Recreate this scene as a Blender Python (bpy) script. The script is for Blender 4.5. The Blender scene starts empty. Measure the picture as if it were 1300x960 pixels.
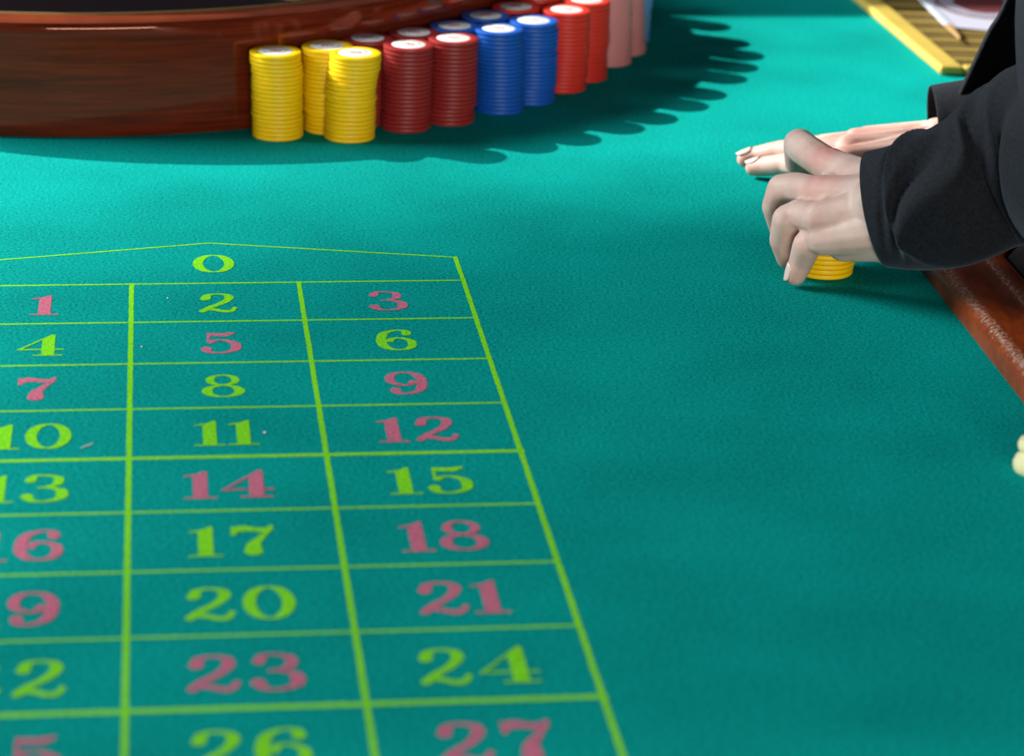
import bpy, bmesh, math, random
from mathutils import Vector, Matrix, noise
random.seed(7)
S = bpy.context.scene
COL = S.collection
PI = math.pi

# ---------------------------------------------------------------- camera
F_PX, PITCH, ROLL, CAM_H = 3485.7, 0.3474, 0.0313, 0.5692
cam_d = bpy.data.cameras.new('camera')
cam = bpy.data.objects.new('camera', cam_d); COL.objects.link(cam)
cam_d.sensor_width = 36.0; cam_d.sensor_fit = 'HORIZONTAL'
cam_d.lens = F_PX * 36.0 / 1300.0
cam_d.shift_y = -(480 - 434.5) / 1300.0
cam_d.clip_start = 0.05; cam_d.clip_end = 200
_cp, _sp, _cr, _sr = math.cos(PITCH), math.sin(PITCH), math.cos(ROLL), math.sin(ROLL)
_r0 = Vector((1, 0, 0)); _u0 = Vector((0, _sp, _cp)); _f0 = Vector((0, _cp, -_sp))
_R = _cr * _r0 + _sr * _u0; _U = -_sr * _r0 + _cr * _u0
cam.matrix_world = Matrix(((_R.x, _U.x, -_f0.x, 0), (_R.y, _U.y, -_f0.y, 0), (_R.z, _U.z, -_f0.z, CAM_H), (0, 0, 0, 1)))
cam_d.dof.use_dof = True
cam_d.dof.focus_distance = 1.78
cam_d.dof.aperture_fstop = 8.0
S.camera = cam

def ray(u, v):
    a, b = u - 650, v - 434.5
    x = _cr * a + _sr * b; y = -_sr * a + _cr * b
    return Vector((x, F_PX * _cp - y * _sp, -F_PX * _sp - y * _cp))
def at(u, v, Y):      # point of the photo at depth Y
    d = ray(u, v); return Vector((0, 0, CAM_H)) + d * (Y / d.y)
def on(u, v, h=0):    # point of the photo at height h
    d = ray(u, v); return Vector((0, 0, CAM_H)) + d * ((h - CAM_H) / d.z)

# ---------------------------------------------------------------- world, sun, lights, exposure
W = bpy.data.worlds.new('world'); S.world = W; W.use_nodes = True
W.node_tree.nodes['Background'].inputs[0].default_value = (0.62, 0.80, 1.0, 1)
W.node_tree.nodes['Background'].inputs[1].default_value = 0.08
SUN = Vector((-0.777, 0.349, 0.524)).normalized()     # towards the sun
sd = bpy.data.lights.new('sun', 'SUN'); sd.energy = 10.5; sd.angle = math.radians(0.53); sd.color = (1, .96, .88)
so = bpy.data.objects.new('sun', sd); COL.objects.link(so)
so.rotation_euler = SUN.to_track_quat('Z', 'Y').to_euler(); so.location = SUN * 6
def area(name, loc, target, w, h, power, col):
    d = bpy.data.lights.new(name, 'AREA'); d.shape = 'RECTANGLE'; d.size = w; d.size_y = h; d.energy = power; d.color = col
    o = bpy.data.objects.new(name, d); COL.objects.link(o); o.location = loc
    o.rotation_euler = (Vector(loc) - Vector(target)).to_track_quat('Z', 'Y').to_euler()
    return o
area('window_daylight', (-2.8, 2.3, 1.58), (0.1, 1.7, 0), 1.4, 1.2, 150, (.90, .97, 1.0))
area('front_fill_light', (0.55, -1.9, 0.50), (0, 2.0, 0), 1.8, 0.5, 88, (1.0, .96, .90))  # fill light added on the camera side to brighten the chip fronts
S.view_settings.view_transform = 'Standard'; S.view_settings.look = 'None'
S.view_settings.gamma = 1; S.view_settings.use_curve_mapping = False
S.view_settings.exposure = 0.0

# ---------------------------------------------------------------- materials
def mat(name, col, rough=.5, metal=0, coat=0, spec=.5, **kw):
    m = bpy.data.materials.new(name); m.use_nodes = True
    b = m.node_tree.nodes['Principled BSDF']
    b.inputs['Base Color'].default_value = (*col, 1); b.inputs['Roughness'].default_value = rough
    b.inputs['Metallic'].default_value = metal; b.inputs['Coat Weight'].default_value = coat
    b.inputs['Specular IOR Level'].default_value = spec
    for k, v in kw.items(): b.inputs[k.replace('_', ' ')].default_value = v
    return m
def nd(m, t, **kw):
    n = m.node_tree.nodes.new(t)
    for k, v in kw.items():
        if k in n.inputs: n.inputs[k].default_value = v
        else: setattr(n, k, v)
    return n
def ln(m, a, b): m.node_tree.links.new(a, b)
def bsdf(m): return m.node_tree.nodes['Principled BSDF']
def noisy(m, c1, c2, scale, detail=4, stretch=None, lo=.3, hi=.7, bump=0, bdist=.001, rough=None):
    tc = nd(m, 'ShaderNodeTexCoord'); mp = nd(m, 'ShaderNodeMapping')
    if stretch: mp.inputs['Scale'].default_value = stretch
    n = nd(m, 'ShaderNodeTexNoise'); n.inputs['Scale'].default_value = scale; n.inputs['Detail'].default_value = detail
    r = nd(m, 'ShaderNodeValToRGB'); r.color_ramp.elements[0].position = lo; r.color_ramp.elements[1].position = hi
    r.color_ramp.elements[0].color = (*c1, 1); r.color_ramp.elements[1].color = (*c2, 1)
    ln(m, tc.outputs['Object'], mp.inputs[0]); ln(m, mp.outputs[0], n.inputs['Vector']); ln(m, n.outputs[0], r.inputs[0])
    ln(m, r.outputs[0], bsdf(m).inputs['Base Color'])
    if bump:
        b = nd(m, 'ShaderNodeBump'); b.inputs['Strength'].default_value = bump; b.inputs['Distance'].default_value = bdist
        ln(m, n.outputs[0], b.inputs['Height']); ln(m, b.outputs[0], bsdf(m).inputs['Normal'])
    return n, r, mp

# felt: teal, short fuzzy nap, tiny specks
def felt_mat(name, c1, c2, specks=True):
    m = mat(name, c1, rough=.95, spec=.02)
    tc = nd(m, 'ShaderNodeTexCoord')
    n1 = nd(m, 'ShaderNodeTexNoise'); n1.inputs['Scale'].default_value = 520; n1.inputs['Detail'].default_value = 3; n1.inputs['Roughness'].default_value = .7
    n2 = nd(m, 'ShaderNodeTexNoise'); n2.inputs['Scale'].default_value = 9; n2.inputs['Detail'].default_value = 5
    for n in (n1, n2): ln(m, tc.outputs['Object'], n.inputs['Vector'])
    mx = nd(m, 'ShaderNodeMath', operation='MULTIPLY_ADD'); ln(m, n2.outputs[0], mx.inputs[0]); mx.inputs[1].default_value = .22
    ln(m, n1.outputs[0], mx.inputs[2])
    r = nd(m, 'ShaderNodeValToRGB'); r.color_ramp.elements[0].position = .435; r.color_ramp.elements[1].position = .795
    r.color_ramp.elements[0].color = (*c1, 1); r.color_ramp.elements[1].color = (*c2, 1)
    ln(m, mx.outputs[0], r.inputs[0]); ln(m, r.outputs[0], bsdf(m).inputs['Base Color'])
    b = nd(m, 'ShaderNodeBump'); b.inputs['Strength'].default_value = .5; b.inputs['Distance'].default_value = .0006
    ln(m, n1.outputs[0], b.inputs['Height']); ln(m, b.outputs[0], bsdf(m).inputs['Normal'])
    return m
M = {}
M['felt'] = felt_mat('teal_felt', (.0006, .13, .118), (.0015, .40, .345))
M['print_green'] = felt_mat('yellow_green_print', (.13, .47, .010), (.26, .78, .03))
M['print_red'] = felt_mat('pink_red_print', (.36, .085, .14), (.66, .19, .27))

def wood(name, c1, c2, coat=1.0, rough=.35, coat_rough=.06, stretch=(1, 1, 14), scale=7):
    m = mat(name, c1, rough=rough, coat=coat, spec=.4)
    bsdf(m).inputs['Coat Roughness'].default_value = coat_rough
    n, r, mp = noisy(m, c1, c2, scale, 7, stretch, .25, .75)
    n.inputs['Roughness'].default_value = .65
    return m
M['wheel_wood'] = wood('varnished_mahogany', (.040, .005, .002), (.165, .020, .006), rough=.07, coat=.22, coat_rough=.05, stretch=(1.2, 1.2, 26), scale=11); bsdf(M['wheel_wood']).inputs['Specular IOR Level'].default_value = .5; bsdf(M['wheel_wood']).inputs['Specular Tint'].default_value = (1, .36, .24, 1)
M['wheel_ledge'] = wood('bright_mahogany', (.12, .018, .004), (.27, .045, .010), stretch=(2, 2, 10))
M['black_lacquer'] = mat('black_lacquer', (.012, .005, .006), rough=.12, coat=1)
M['track'] = wood('pale_track_wood', (.14, .05, .02), (.30, .12, .05))
M['brass'] = mat('brass', (.80, .56, .16), rough=.5, metal=.12)
noisy(M['brass'], (.46, .33, .055), (.57, .43, .09), 14, 3)
M['brass_dark'] = mat('dull_brass', (.40, .29, .10), rough=.5, metal=.4)
noisy(M['brass_dark'], (.16, .105, .032), (.22, .15, .045), 18, 4, (1, 7, 1))
M['leather'] = mat('black_leather', (.012, .010, .010), rough=.8, spec=.1)
noisy(M['leather'], (.009, .008, .008), (.02, .017, .016), 90, 4, bump=.4, bdist=.0006)
M['apron'] = wood('dark_table_wood', (.035, .010, .005), (.09, .028, .012), stretch=(1, 10, 1))
# worn rail: scratched varnish and highlight streaks painted pale along its two edges
def rail_mat():
    m = mat('worn_rail_varnish', (.3, .06, .015), rough=.3, coat=.25, spec=.2)
    tc = nd(m, 'ShaderNodeTexCoord')
    n = nd(m, 'ShaderNodeTexNoise'); n.inputs['Scale'].default_value = 28; n.inputs['Detail'].default_value = 8; n.inputs['Roughness'].default_value = .7
    mp = nd(m, 'ShaderNodeMapping'); mp.inputs['Scale'].default_value = (2.2, .7, 1)
    ln(m, tc.outputs['Object'], mp.inputs[0]); ln(m, mp.outputs[0], n.inputs['Vector'])
    r = nd(m, 'ShaderNodeValToRGB'); e = r.color_ramp.elements
    e[0].position = .3; e[0].color = (.085, .012, .003, 1); e[1].position = .72; e[1].color = (.42, .068, .010, 1)
    ln(m, n.outputs[0], r.inputs[0])
    # wear strength is stored on the profile (attribute 'wear'), broken up by a coarse noise
    at_ = nd(m, 'ShaderNodeAttribute'); at_.attribute_name = 'wear_glint'
    n3 = nd(m, 'ShaderNodeTexNoise'); n3.inputs['Scale'].default_value = 420; n3.inputs['Detail'].default_value = 6; n3.inputs['Roughness'].default_value = .75
    ln(m, tc.outputs['Object'], n3.inputs['Vector'])
    mu = nd(m, 'ShaderNodeMath', operation='MULTIPLY'); ln(m, at_.outputs['Fac'], mu.inputs[0]); ln(m, n3.outputs[0], mu.inputs[1])
    r2 = nd(m, 'ShaderNodeValToRGB'); r2.color_ramp.elements[0].position = .44; r2.color_ramp.elements[1].position = .58
    ln(m, mu.outputs[0], r2.inputs[0])
    mix = nd(m, 'ShaderNodeMix', data_type='RGBA'); ln(m, r2.outputs[0], mix.inputs[0]); ln(m, r.outputs[0], mix.inputs[6])
    mix.inputs[7].default_value = (.50, .36, .27, 1); ln(m, mix.outputs[2], bsdf(m).inputs['Base Color'])
    b = nd(m, 'ShaderNodeBump'); b.inputs['Strength'].default_value = .35; b.inputs['Distance'].default_value = .0008
    ln(m, n3.outputs[0], b.inputs['Height']); ln(m, b.outputs[0], bsdf(m).inputs['Normal'])
    ln(m, b.outputs[0], bsdf(m).inputs['Coat Normal'])
    bsdf(m).inputs['Coat Roughness'].default_value = .16
    return m
M['rail'] = rail_mat()
def chipmat(name, c):
    return mat(name, c, rough=.42, spec=.35)
M['yellow'] = chipmat('yellow_plastic', (.88, .53, .002))
M['dark red'] = chipmat('dark_red_plastic', (.27, .018, .016))
M['blue'] = chipmat('blue_plastic', (.006, .085, .42))
M['bright red'] = chipmat('bright_red_plastic', (.66, .032, .018))
M['pink'] = chipmat('pink_plastic', (.70, .27, .27))
M['light blue'] = chipmat('light_blue_plastic', (.12, .33, .66))
M['ivory'] = mat('ivory_plastic', (.80, .74, .42), rough=.3, coat=.3)
def inlay_mat():
    m = mat('white_inlay_print', (.8, .8, .8), rough=.35)
    tc = nd(m, 'ShaderNodeTexCoord'); sx = nd(m, 'ShaderNodeSeparateXYZ'); ln(m, tc.outputs['Object'], sx.inputs[0])
    def math_(op, a, b=None, c=None):
        n = nd(m, 'ShaderNodeMath', operation=op)
        for i, x in enumerate((a, b, c)):
            if x is None: continue
            if isinstance(x, (int, float)): n.inputs[i].default_value = x
            else: ln(m, x, n.inputs[i])
        return n.outputs[0]
    x, y = sx.outputs[0], sx.outputs[1]
    rr = math_('SQRT', math_('ADD', math_('MULTIPLY', x, x), math_('MULTIPLY', y, y)))
    ang = math_('ARCTAN2', y, x)
    ring = math_('COMPARE', rr, .0088, .0009)
    dash = math_('GREATER_THAN', math_('SINE', math_('MULTIPLY', ang, 22)), -.1)
    gap = math_('GREATER_THAN', math_('ABSOLUTE', math_('SINE', ang)), .35)
    mark = math_('MULTIPLY', math_('MULTIPLY', ring, dash), gap)
    # central red emblem: a small crown-like mark
    ex = math_('ABSOLUTE', x); bar = math_('MULTIPLY', math_('LESS_THAN', ex, .0046), math_('COMPARE', y, -.0014, .0009))
    spk = math_('MULTIPLY', math_('LESS_THAN', ex, .0046), math_('COMPARE', y, math_('MULTIPLY_ADD', math_('ABSOLUTE', math_('SINE', math_('MULTIPLY', x, 780))), .0026, .0002), .0012))
    em = math_('MAXIMUM', bar, spk)
    m1 = nd(m, 'ShaderNodeMix', data_type='RGBA'); ln(m, mark, m1.inputs[0]); m1.inputs[6].default_value = (.80, .79, .76, 1); m1.inputs[7].default_value = (.10, .09, .11, 1)
    m2 = nd(m, 'ShaderNodeMix', data_type='RGBA'); ln(m, em, m2.inputs[0]); ln(m, m1.outputs[2], m2.inputs[6]); m2.inputs[7].default_value = (.55, .03, .03, 1)
    ln(m, m2.outputs[2], bsdf(m).inputs['Base Color'])
    return m
M['inlay'] = inlay_mat()
def cloth_mat():
    m = mat('black_suit_wool', (.008, .009, .012), rough=.9, spec=.15)
    bsdf(m).inputs['Sheen Weight'].default_value = .10; bsdf(m).inputs['Sheen Roughness'].default_value = .45
    bsdf(m).inputs['Sheen Tint'].default_value = (.55, .68, .9, 1)
    n, r, mp = noisy(m, (.0045, .005, .007), (.011, .0125, .016), 420, 3, None, .3, .7, .35, .0005)
    return m
M['suit'] = cloth_mat()
M['shirt'] = mat('white_shirt', (.7, .7, .72), rough=.8)
M['hair'] = mat('dark_hair', (.02, .012, .008), rough=.5)
M['nail'] = mat('fingernail', (.66, .49, .43), rough=.3, coat=.2)
M['nail_tip'] = mat('fingernail_tip', (.85, .82, .76), rough=.25, coat=.3)
def skin_mat():
    m = mat('skin', (.6, .38, .28), rough=.55, spec=.35)
    tc = nd(m, 'ShaderNodeTexCoord')
    n = nd(m, 'ShaderNodeTexNoise'); n.inputs['Scale'].default_value = 55; n.inputs['Detail'].default_value = 4
    ln(m, tc.outputs['Object'], n.inputs['Vector'])
    r = nd(m, 'ShaderNodeValToRGB'); e = r.color_ramp.elements
    e[0].position = .3; e[0].color = (.50, .325, .265, 1); e[1].position = .75; e[1].color = (.62, .46, .395, 1)
    ln(m, n.outputs[0], r.inputs[0])
    a = nd(m, 'ShaderNodeAttribute'); a.attribute_name = 'redness'
    mix = nd(m, 'ShaderNodeMix', data_type='RGBA'); ln(m, a.outputs['Fac'], mix.inputs[0]); ln(m, r.outputs[0], mix.inputs[6])
    mix.inputs[7].default_value = (.55, .21, .17, 1); ln(m, mix.outputs[2], bsdf(m).inputs['Base Color'])
    bsdf(m).inputs['Subsurface Weight'].default_value = .25; bsdf(m).inputs['Subsurface Radius'].default_value = (.006, .002, .001)
    bsdf(m).inputs['Subsurface Scale'].default_value = .6
    n2 = nd(m, 'ShaderNodeTexNoise'); n2.inputs['Scale'].default_value = 700; n2.inputs['Detail'].default_value = 3
    ln(m, tc.outputs['Object'], n2.inputs['Vector'])
    b = nd(m, 'ShaderNodeBump'); b.inputs['Strength'].default_value = .25; b.inputs['Distance'].default_value = .0005
    ln(m, n2.outputs[0], b.inputs['Height']); ln(m, b.outputs[0], bsdf(m).inputs['Normal'])
    return m
M['skin'] = skin_mat()
M['sclera'] = mat('eye_white', (.8, .8, .78), rough=.2)
M['plaster'] = mat('cream_plaster', (.55, .50, .42), rough=.9)
M['floor'] = mat('dark_red_carpet', (.06, .012, .012), rough=.95)
noisy(M['floor'], (.045, .010, .010), (.09, .02, .018), 160, 4, bump=.5, bdist=.002)
M['panel'] = wood('shade_partition_wood', (.05, .016, .008), (.12, .04, .018), stretch=(8, 8, 1))
M['leafage'] = mat('leaf_green', (.05, .10, .03), rough=.8)
M['bark'] = mat('bark', (.09, .06, .04), rough=.9)

# ---------------------------------------------------------------- helpers
def mesh(name, V, Fc, m=None, smooth=False, parent=None, link=True):
    me = bpy.data.meshes.new(name); me.from_pydata([tuple(v) for v in V], [], Fc); me.update()
    if m: me.materials.append(m)
    if smooth: me.polygons.foreach_set('use_smooth', [True] * len(me.polygons))
    o = bpy.data.objects.new(name, me)
    if link: COL.objects.link(o)
    if parent: o.parent = parent
    return o
def from_bm(name, bm, m=None, smooth=False, parent=None, ang=None):
    me = bpy.data.meshes.new(name); bmesh.ops.recalc_face_normals(bm, faces=bm.faces); bm.to_mesh(me); bm.free()
    if m: me.materials.append(m)
    if smooth: me.polygons.foreach_set('use_smooth', [True] * len(me.polygons))
    if ang: me.set_sharp_from_angle(angle=math.radians(ang))
    o = bpy.data.objects.new(name, me); COL.objects.link(o)
    if parent: o.parent = parent
    return o
def empty(name, loc=(0, 0, 0), rz=0):
    o = bpy.data.objects.new(name, None); COL.objects.link(o); o.location = loc; o.rotation_euler = (0, 0, rz); o.empty_display_size = .05
    return o
def tag(o, label, cat, group=None):
    o['label'] = label; o['category'] = cat
    if group: o['group'] = group
    return o
def struct(o): o['kind'] = 'structure'; return o
def box_bm(lo, hi, bev=0, seg=2):
    bm = bmesh.new(); bmesh.ops.create_cube(bm, size=1)
    lo, hi = Vector(lo), Vector(hi)
    for v in bm.verts: v.co = Vector(((v.co.x + .5) * (hi.x - lo.x) + lo.x, (v.co.y + .5) * (hi.y - lo.y) + lo.y, (v.co.z + .5) * (hi.z - lo.z) + lo.z))
    if bev: bmesh.ops.bevel(bm, geom=bm.edges[:], offset=bev, segments=seg, affect='EDGES', profile=.5)
    return bm
def prism_bm(poly, z0, z1, bev=0):
    bm = bmesh.new(); n = len(poly)
    a = [bm.verts.new((x, y, z0)) for x, y in poly]; b = [bm.verts.new((x, y, z1)) for x, y in poly]
    bm.faces.new(a[::-1]); bm.faces.new(b)
    for i in range(n): bm.faces.new((a[i], a[(i + 1) % n], b[(i + 1) % n], b[i]))
    if bev: bmesh.ops.bevel(bm, geom=bm.edges[:], offset=bev, segments=2, affect='EDGES', profile=.5)
    return bm
def lathe(name, prof, segs, m, parent=None, smooth=True, ang=35, capped=True):
    V = []; Fc = []; n = len(prof); idx = []
    for r, z in prof:
        if r < 1e-6: idx.append([len(V)]); V.append((0, 0, z))
        else:
            idx.append(list(range(len(V), len(V) + segs)))
            for k in range(segs): t = 2 * PI * k / segs; V.append((r * math.cos(t), r * math.sin(t), z))
    for i in range(n - 1):
        a, b = idx[i], idx[i + 1]
        for k in range(segs):
            k2 = (k + 1) % segs
            if len(a) == 1 and len(b) == 1: continue
            if len(a) == 1: Fc.append((a[0], b[k2], b[k]))
            elif len(b) == 1: Fc.append((a[k], a[k2], b[0]))
            else: Fc.append((a[k], a[k2], b[k2], b[k]))
    o = mesh(name, V, Fc, m, smooth, parent)
    if ang: o.data.set_sharp_from_angle(angle=math.radians(ang))
    return o

# ================================================================ STRUCTURE
FLOOR_Z = -0.78
struct(from_bm('floor', box_bm((-5, -3.2, FLOOR_Z - .1), (4.5, 6, FLOOR_Z)), M['floor']))
# low unseen partition added to cut the sunlight on the far strip of felt
def partition():
    n = Vector((-.136, .99)); l = Vector((.99, .136))
    hs = .95
    c = Vector((.2, 2.463)) + n * (.86 * hs)
    p0, p1 = c - l * 2.6, c + l * 2.2
    poly = [tuple(p0), tuple(p1), tuple(p1 + n * .12), tuple(p0 + n * .12)]
    struct(from_bm('shade_partition', prism_bm(poly, FLOOR_Z, hs, .006), M['panel']))
partition()

# ================================================================ ROULETTE TABLE
A0 = Vector((.423, .45)); A1 = Vector((.271, 1.733)); A2 = Vector((.365, 1.95)); A3 = Vector((.50, 2.20)); A4 = Vector((.90, 2.22)); A5 = Vector((.90, 2.95))
table = empty('roulette_table', (0, 1.7, FLOOR_Z))
tag(table, 'teal-felt roulette table with numbered betting layout and worn mahogany rail', 'roulette table')
TO = Vector((0, 1.7, FLOOR_Z))
def tpart(o):
    o.parent = table; o.location = -TO; return o
edge = [(-.98, .45), tuple(A0), tuple(A1), tuple(A2), tuple(A3), tuple(A4), tuple(A5), (-.98, 2.95)]
tpart(from_bm('felt_top', prism_bm(edge, -.03, 0), M['felt']))
tpart(from_bm('table_frame', prism_bm([(x * .97, (y - 1.7) * .97 + 1.7) for x, y in edge], -.20, -.031), M['apron']))
for (x, y) in ((-.85, .6), (.30, .6), (-.85, 2.8), (.72, 2.75)):
    o = lathe('leg', [(0, FLOOR_Z), (.05, FLOOR_Z), (.045, FLOOR_Z + .03), (.03, FLOOR_Z + .08), (.04, -.4), (.055, -.30), (.05, -.2), (0, -.2)], 20, M['apron'])
    o.parent = table; o.location = (x, y - 1.7, -FLOOR_Z)

def sweep(name, path, prof, m, wear_glint=None, parent=None, smooth=True):
    """profile (s outward to the right of travel, z) along an open 2D path with mitred corners"""
    V = []; Fc = []; n = len(path); k = len(prof); WV = []
    P = [Vector(p) for p in path]
    for i in range(n):
        d0 = (P[i] - P[i - 1]).normalized() if i else (P[1] - P[0]).normalized()
        d1 = (P[i + 1] - P[i]).normalized() if i < n - 1 else d0
        n0 = Vector((d0.y, -d0.x)); n1 = Vector((d1.y, -d1.x)); nn = (n0 + n1).normalized(); sc = 1 / max(.3, nn.dot(n0))
        for j, (s, z) in enumerate(prof):
            q = P[i] + nn * s * sc; V.append((q.x, q.y, z)); WV.append(wear_glint[j] if wear_glint else 0)
    for i in range(n - 1):
        for j in range(k):
            a, b = i * k + j, i * k + (j + 1) % k
            Fc.append((a, b, b + k, a + k))
    Fc.append(tuple(range(k))); Fc.append(tuple(range((n - 1) * k, n * k))[::-1])
    o = mesh(name, V, Fc, m, smooth)
    if wear_glint:
        at_ = o.data.attributes.new('wear_glint', 'FLOAT', 'POINT'); at_.data.foreach_set('value', WV)
    o.data.set_sharp_from_angle(angle=math.radians(50))
    return o
def dense(path, step=.03):
    out = []
    for a, b in zip(path[:-1], path[1:]):
        a, b = Vector(a), Vector(b); n = max(1, int((b - a).length / step))
        for i in range(n): out.append(a + (b - a) * (i / n))
    out.append(Vector(path[-1])); return out
rp = dense([A0, A1, A2, A3, A4, A5])
prof = [(0, 0), (0, .0095), (.0012, .0125), (.0038, .0148), (.0075, .0160), (.015, .0163), (.024, .0160), (.031, .0164), (.0335, .0182), (.0375, .0208), (.0425, .0212), (.0465, .0192), (.0485, .016), (.0485, -.05), (.0, -.05)]
wear_glint = [.1, .35, .8, 1.0, .95, .45, .15, .55, 1.0, .75, .15, 0, 0, 0, 0]
tpart(sweep('rail', [tuple(p) for p in rp], prof, M['rail'], wear_glint))
pp = [(.0495, -.05)] + [(.0495 + .045 * (1 - math.cos(t)), .008 + .020 * math.sin(t)) for t in [PI * i / 12 for i in range(13)]] + [(.1395, -.05)]
tpart(sweep('padded_armrest', [tuple(p) for p in rp], pp, M['leather']))

# ---- printed layout on the felt
G0 = Vector((-.2439, 1.6582)); GR = .1351; CW, RH = .1065, .0731
gx = Vector((math.cos(GR), math.sin(GR))); gy = Vector((-math.sin(GR), math.cos(GR)))
def g(c, r): return G0 + gx * (c * CW) - gy * (r * RH)
ZP = .00010
LZ = [ZP]
def line_obj(p, q, w, name='printed_line'):
    LZ[0] += .000004; z_ = LZ[0]
    d = (q - p).normalized(); nn = Vector((-d.y, d.x)) * w / 2; p = p - d * w / 2; q = q + d * w / 2
    # slightly ragged edges, as print on nap
    N = max(2, int((q - p).length / .004)); V = []; Fc = []
    for i in range(N + 1):
        c = p + (q - p) * i / N
        e1 = 1 + random.uniform(-.09, .09); e2 = 1 + random.uniform(-.09, .09)
        V += [(*(c + nn * e1), z_), (*(c - nn * e2), z_)]
    for i in range(N): Fc.append((2 * i, 2 * i + 1, 2 * i + 3, 2 * i + 2))
    return tpart(mesh(name, V, Fc, M['print_green']))
NR = 12
for c in (-1, 0, 1, 2):
    line_obj(g(c, 0), g(c, NR), .0030)
for r in range(0, NR + 1):
    w = .0042 if r in (4, 8) else .0023
    line_obj(g(-1, r), g(2, r), w)
pk = Vector(on(265, 309)[:2]); rt = Vector(on(578, 327)[:2]); lt = g(-1, 0) + (rt - g(2, 0)) * 1.0
line_obj(rt, g(2, 0), .0030); line_obj(lt, g(-1, 0), .0030); line_obj(lt, pk, .0020); line_obj(pk, rt, .0020)

THK, THN = .20, .050
def ribbon(pts, closed=False, thick=THK, thin=THN, n=14, taper=None):
    """Catmull-Rom path; pen is broad across vertical travel and thin across horizontal travel"""
    P = [Vector(p) for p in pts]; out = []
    m_ = len(P); segs = m_ if closed else m_ - 1
    for i in range(segs):
        p0 = P[(i - 1) % m_] if closed or i > 0 else P[0] * 2 - P[1]
        p1, p2 = P[i], P[(i + 1) % m_]
        p3 = P[(i + 2) % m_] if closed or i + 2 < m_ else P[-1] * 2 - P[-2]
        for k in range(n):
            t = k / n
            out.append(.5 * ((2 * p1) + (p2 - p0) * t + (2 * p0 - 5 * p1 + 4 * p2 - p3) * t * t + (3 * p1 - p0 - 3 * p2 + p3) * t ** 3))
    if not closed: out.append(P[-1])
    V = []; Fc = []; L = len(out)
    for i, q in enumerate(out):
        a = out[(i - 1) % L] if closed or i > 0 else out[0]; b = out[(i + 1) % L] if closed or i < L - 1 else out[-1]
        d = (b - a).normalized() if (b - a).length > 1e-9 else Vector((1, 0))
        w = thin + (thick - thin) * abs(d.y) ** 1.7
        if taper: w *= taper(i / (L - 1))
        nn = Vector((-d.y, d.x)) * w / 2
        V += [q + nn, q - nn]
    for i in range(L if closed else L - 1):
        a, b = 2 * i, 2 * ((i + 1) % L); Fc.append((a, a + 1, b + 1, b))
    return V, Fc
def ell(cx, cy, rx, ry, n=12, a0=0):
    return [(cx + rx * math.cos(a0 + 2 * PI * i / n), cy + ry * math.sin(a0 + 2 * PI * i / n)) for i in range(n)]
def ball(cx, cy, r, ry=None):
    V = [Vector(p) for p in ell(cx, cy, r, ry or r, 16)]; return V, [tuple(range(16))]
def poly(pts):
    a = sum(pts[i][0] * pts[(i + 1) % len(pts)][1] - pts[(i + 1) % len(pts)][0] * pts[i][1] for i in range(len(pts)))
    if a < 0: pts = pts[::-1]
    return [Vector(p) for p in pts], [tuple(range(len(pts)))]
W_ = .72
GL = {
 '0': (W_, [ribbon(ell(.36, .5, .275, .475, 12), True, thick=.18)]),
 '1': (.42, [poly([(.10, .03), (.32, .03), (.32, 1.0), (.27, 1.0), (.10, .86)]), poly([(-.04, 0), (.46, 0), (.46, .045), (-.04, .045)]),
             poly([(-.03, .80), (.12, .84), (.12, .90), (-.03, .84)])]),
 '2': (W_, [ribbon([(.16, .70), (.20, .90), (.37, .97), (.55, .90), (.58, .72), (.46, .50), (.24, .28), (.08, .06)], thick=.17, thin=.06),
            ball(.15, .73, .095), ribbon([(.06, .03), (.16, .16), (.30, .15), (.48, .06), (.62, .09), (.69, .26)], thick=.09, thin=.125)]),
 '3': (W_, [ribbon([(.14, .80), (.22, .95), (.38, .975), (.56, .88), (.56, .66), (.40, .54), (.26, .52)], thick=.16),
            ribbon([(.26, .52), (.42, .52), (.62, .40), (.62, .15), (.42, .02), (.24, .03), (.09, .16)], thick=.19),
            ball(.15, .80, .09), ball(.12, .20, .10)]),
 '4': (.80, [poly([(.42, .045), (.64, .045), (.64, 1.0), (.58, 1.0), (.42, .80)]), poly([(.28, 0), (.78, 0), (.78, .045), (.28, .045)]),
             poly([(0, .27), (.80, .27), (.80, .32), (0, .32)]), poly([(0, .29), (.07, .30), (.62, 1.0), (.57, 1.0)])]),
 '5': (W_, [poly([(.14, .97), (.15, .83), (.48, .80), (.62, .90), (.64, 1.0), (.40, .95)]), poly([(.14, .50), (.19, .50), (.19, .95), (.14, .95)]),
            ribbon([(.16, .50), (.30, .61), (.48, .59), (.63, .42), (.61, .16), (.42, .02), (.22, .03), (.08, .16)], thick=.18), ball(.12, .20, .10)]),
 '6': (W_, [ribbon([(.60, .82), (.52, .95), (.38, .975), (.18, .84), (.10, .55), (.12, .25), (.24, .07), (.40, .025)], thick=.18),
            ribbon([(.22, .42), (.30, .56), (.43, .60), (.61, .46), (.62, .22), (.52, .07), (.38, .025)], thick=.16), ball(.57, .80, .09)]),
 '7': (W_, [poly([(.05, 1.0), (.05, .68), (.10, .68), (.16, .80), (.30, .82), (.50, .76), (.66, .80), (.68, 1.0), (.63, 1.0), (.58, .93), (.44, .92), (.28, 1.0), (.16, 1.0), (.10, .95)]),
            ribbon([(.64, .88), (.50, .62), (.38, .38), (.36, .12)], thick=.20, thin=.05, taper=lambda t: .25 + 1.15 * t), ball(.36, .12, .135, .12)]),
 '8': (W_, [ribbon(ell(.36, .76, .215, .215, 10), True, thick=.14), ribbon(ell(.36, .27, .27, .245, 10), True, thick=.18)]),
}
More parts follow.
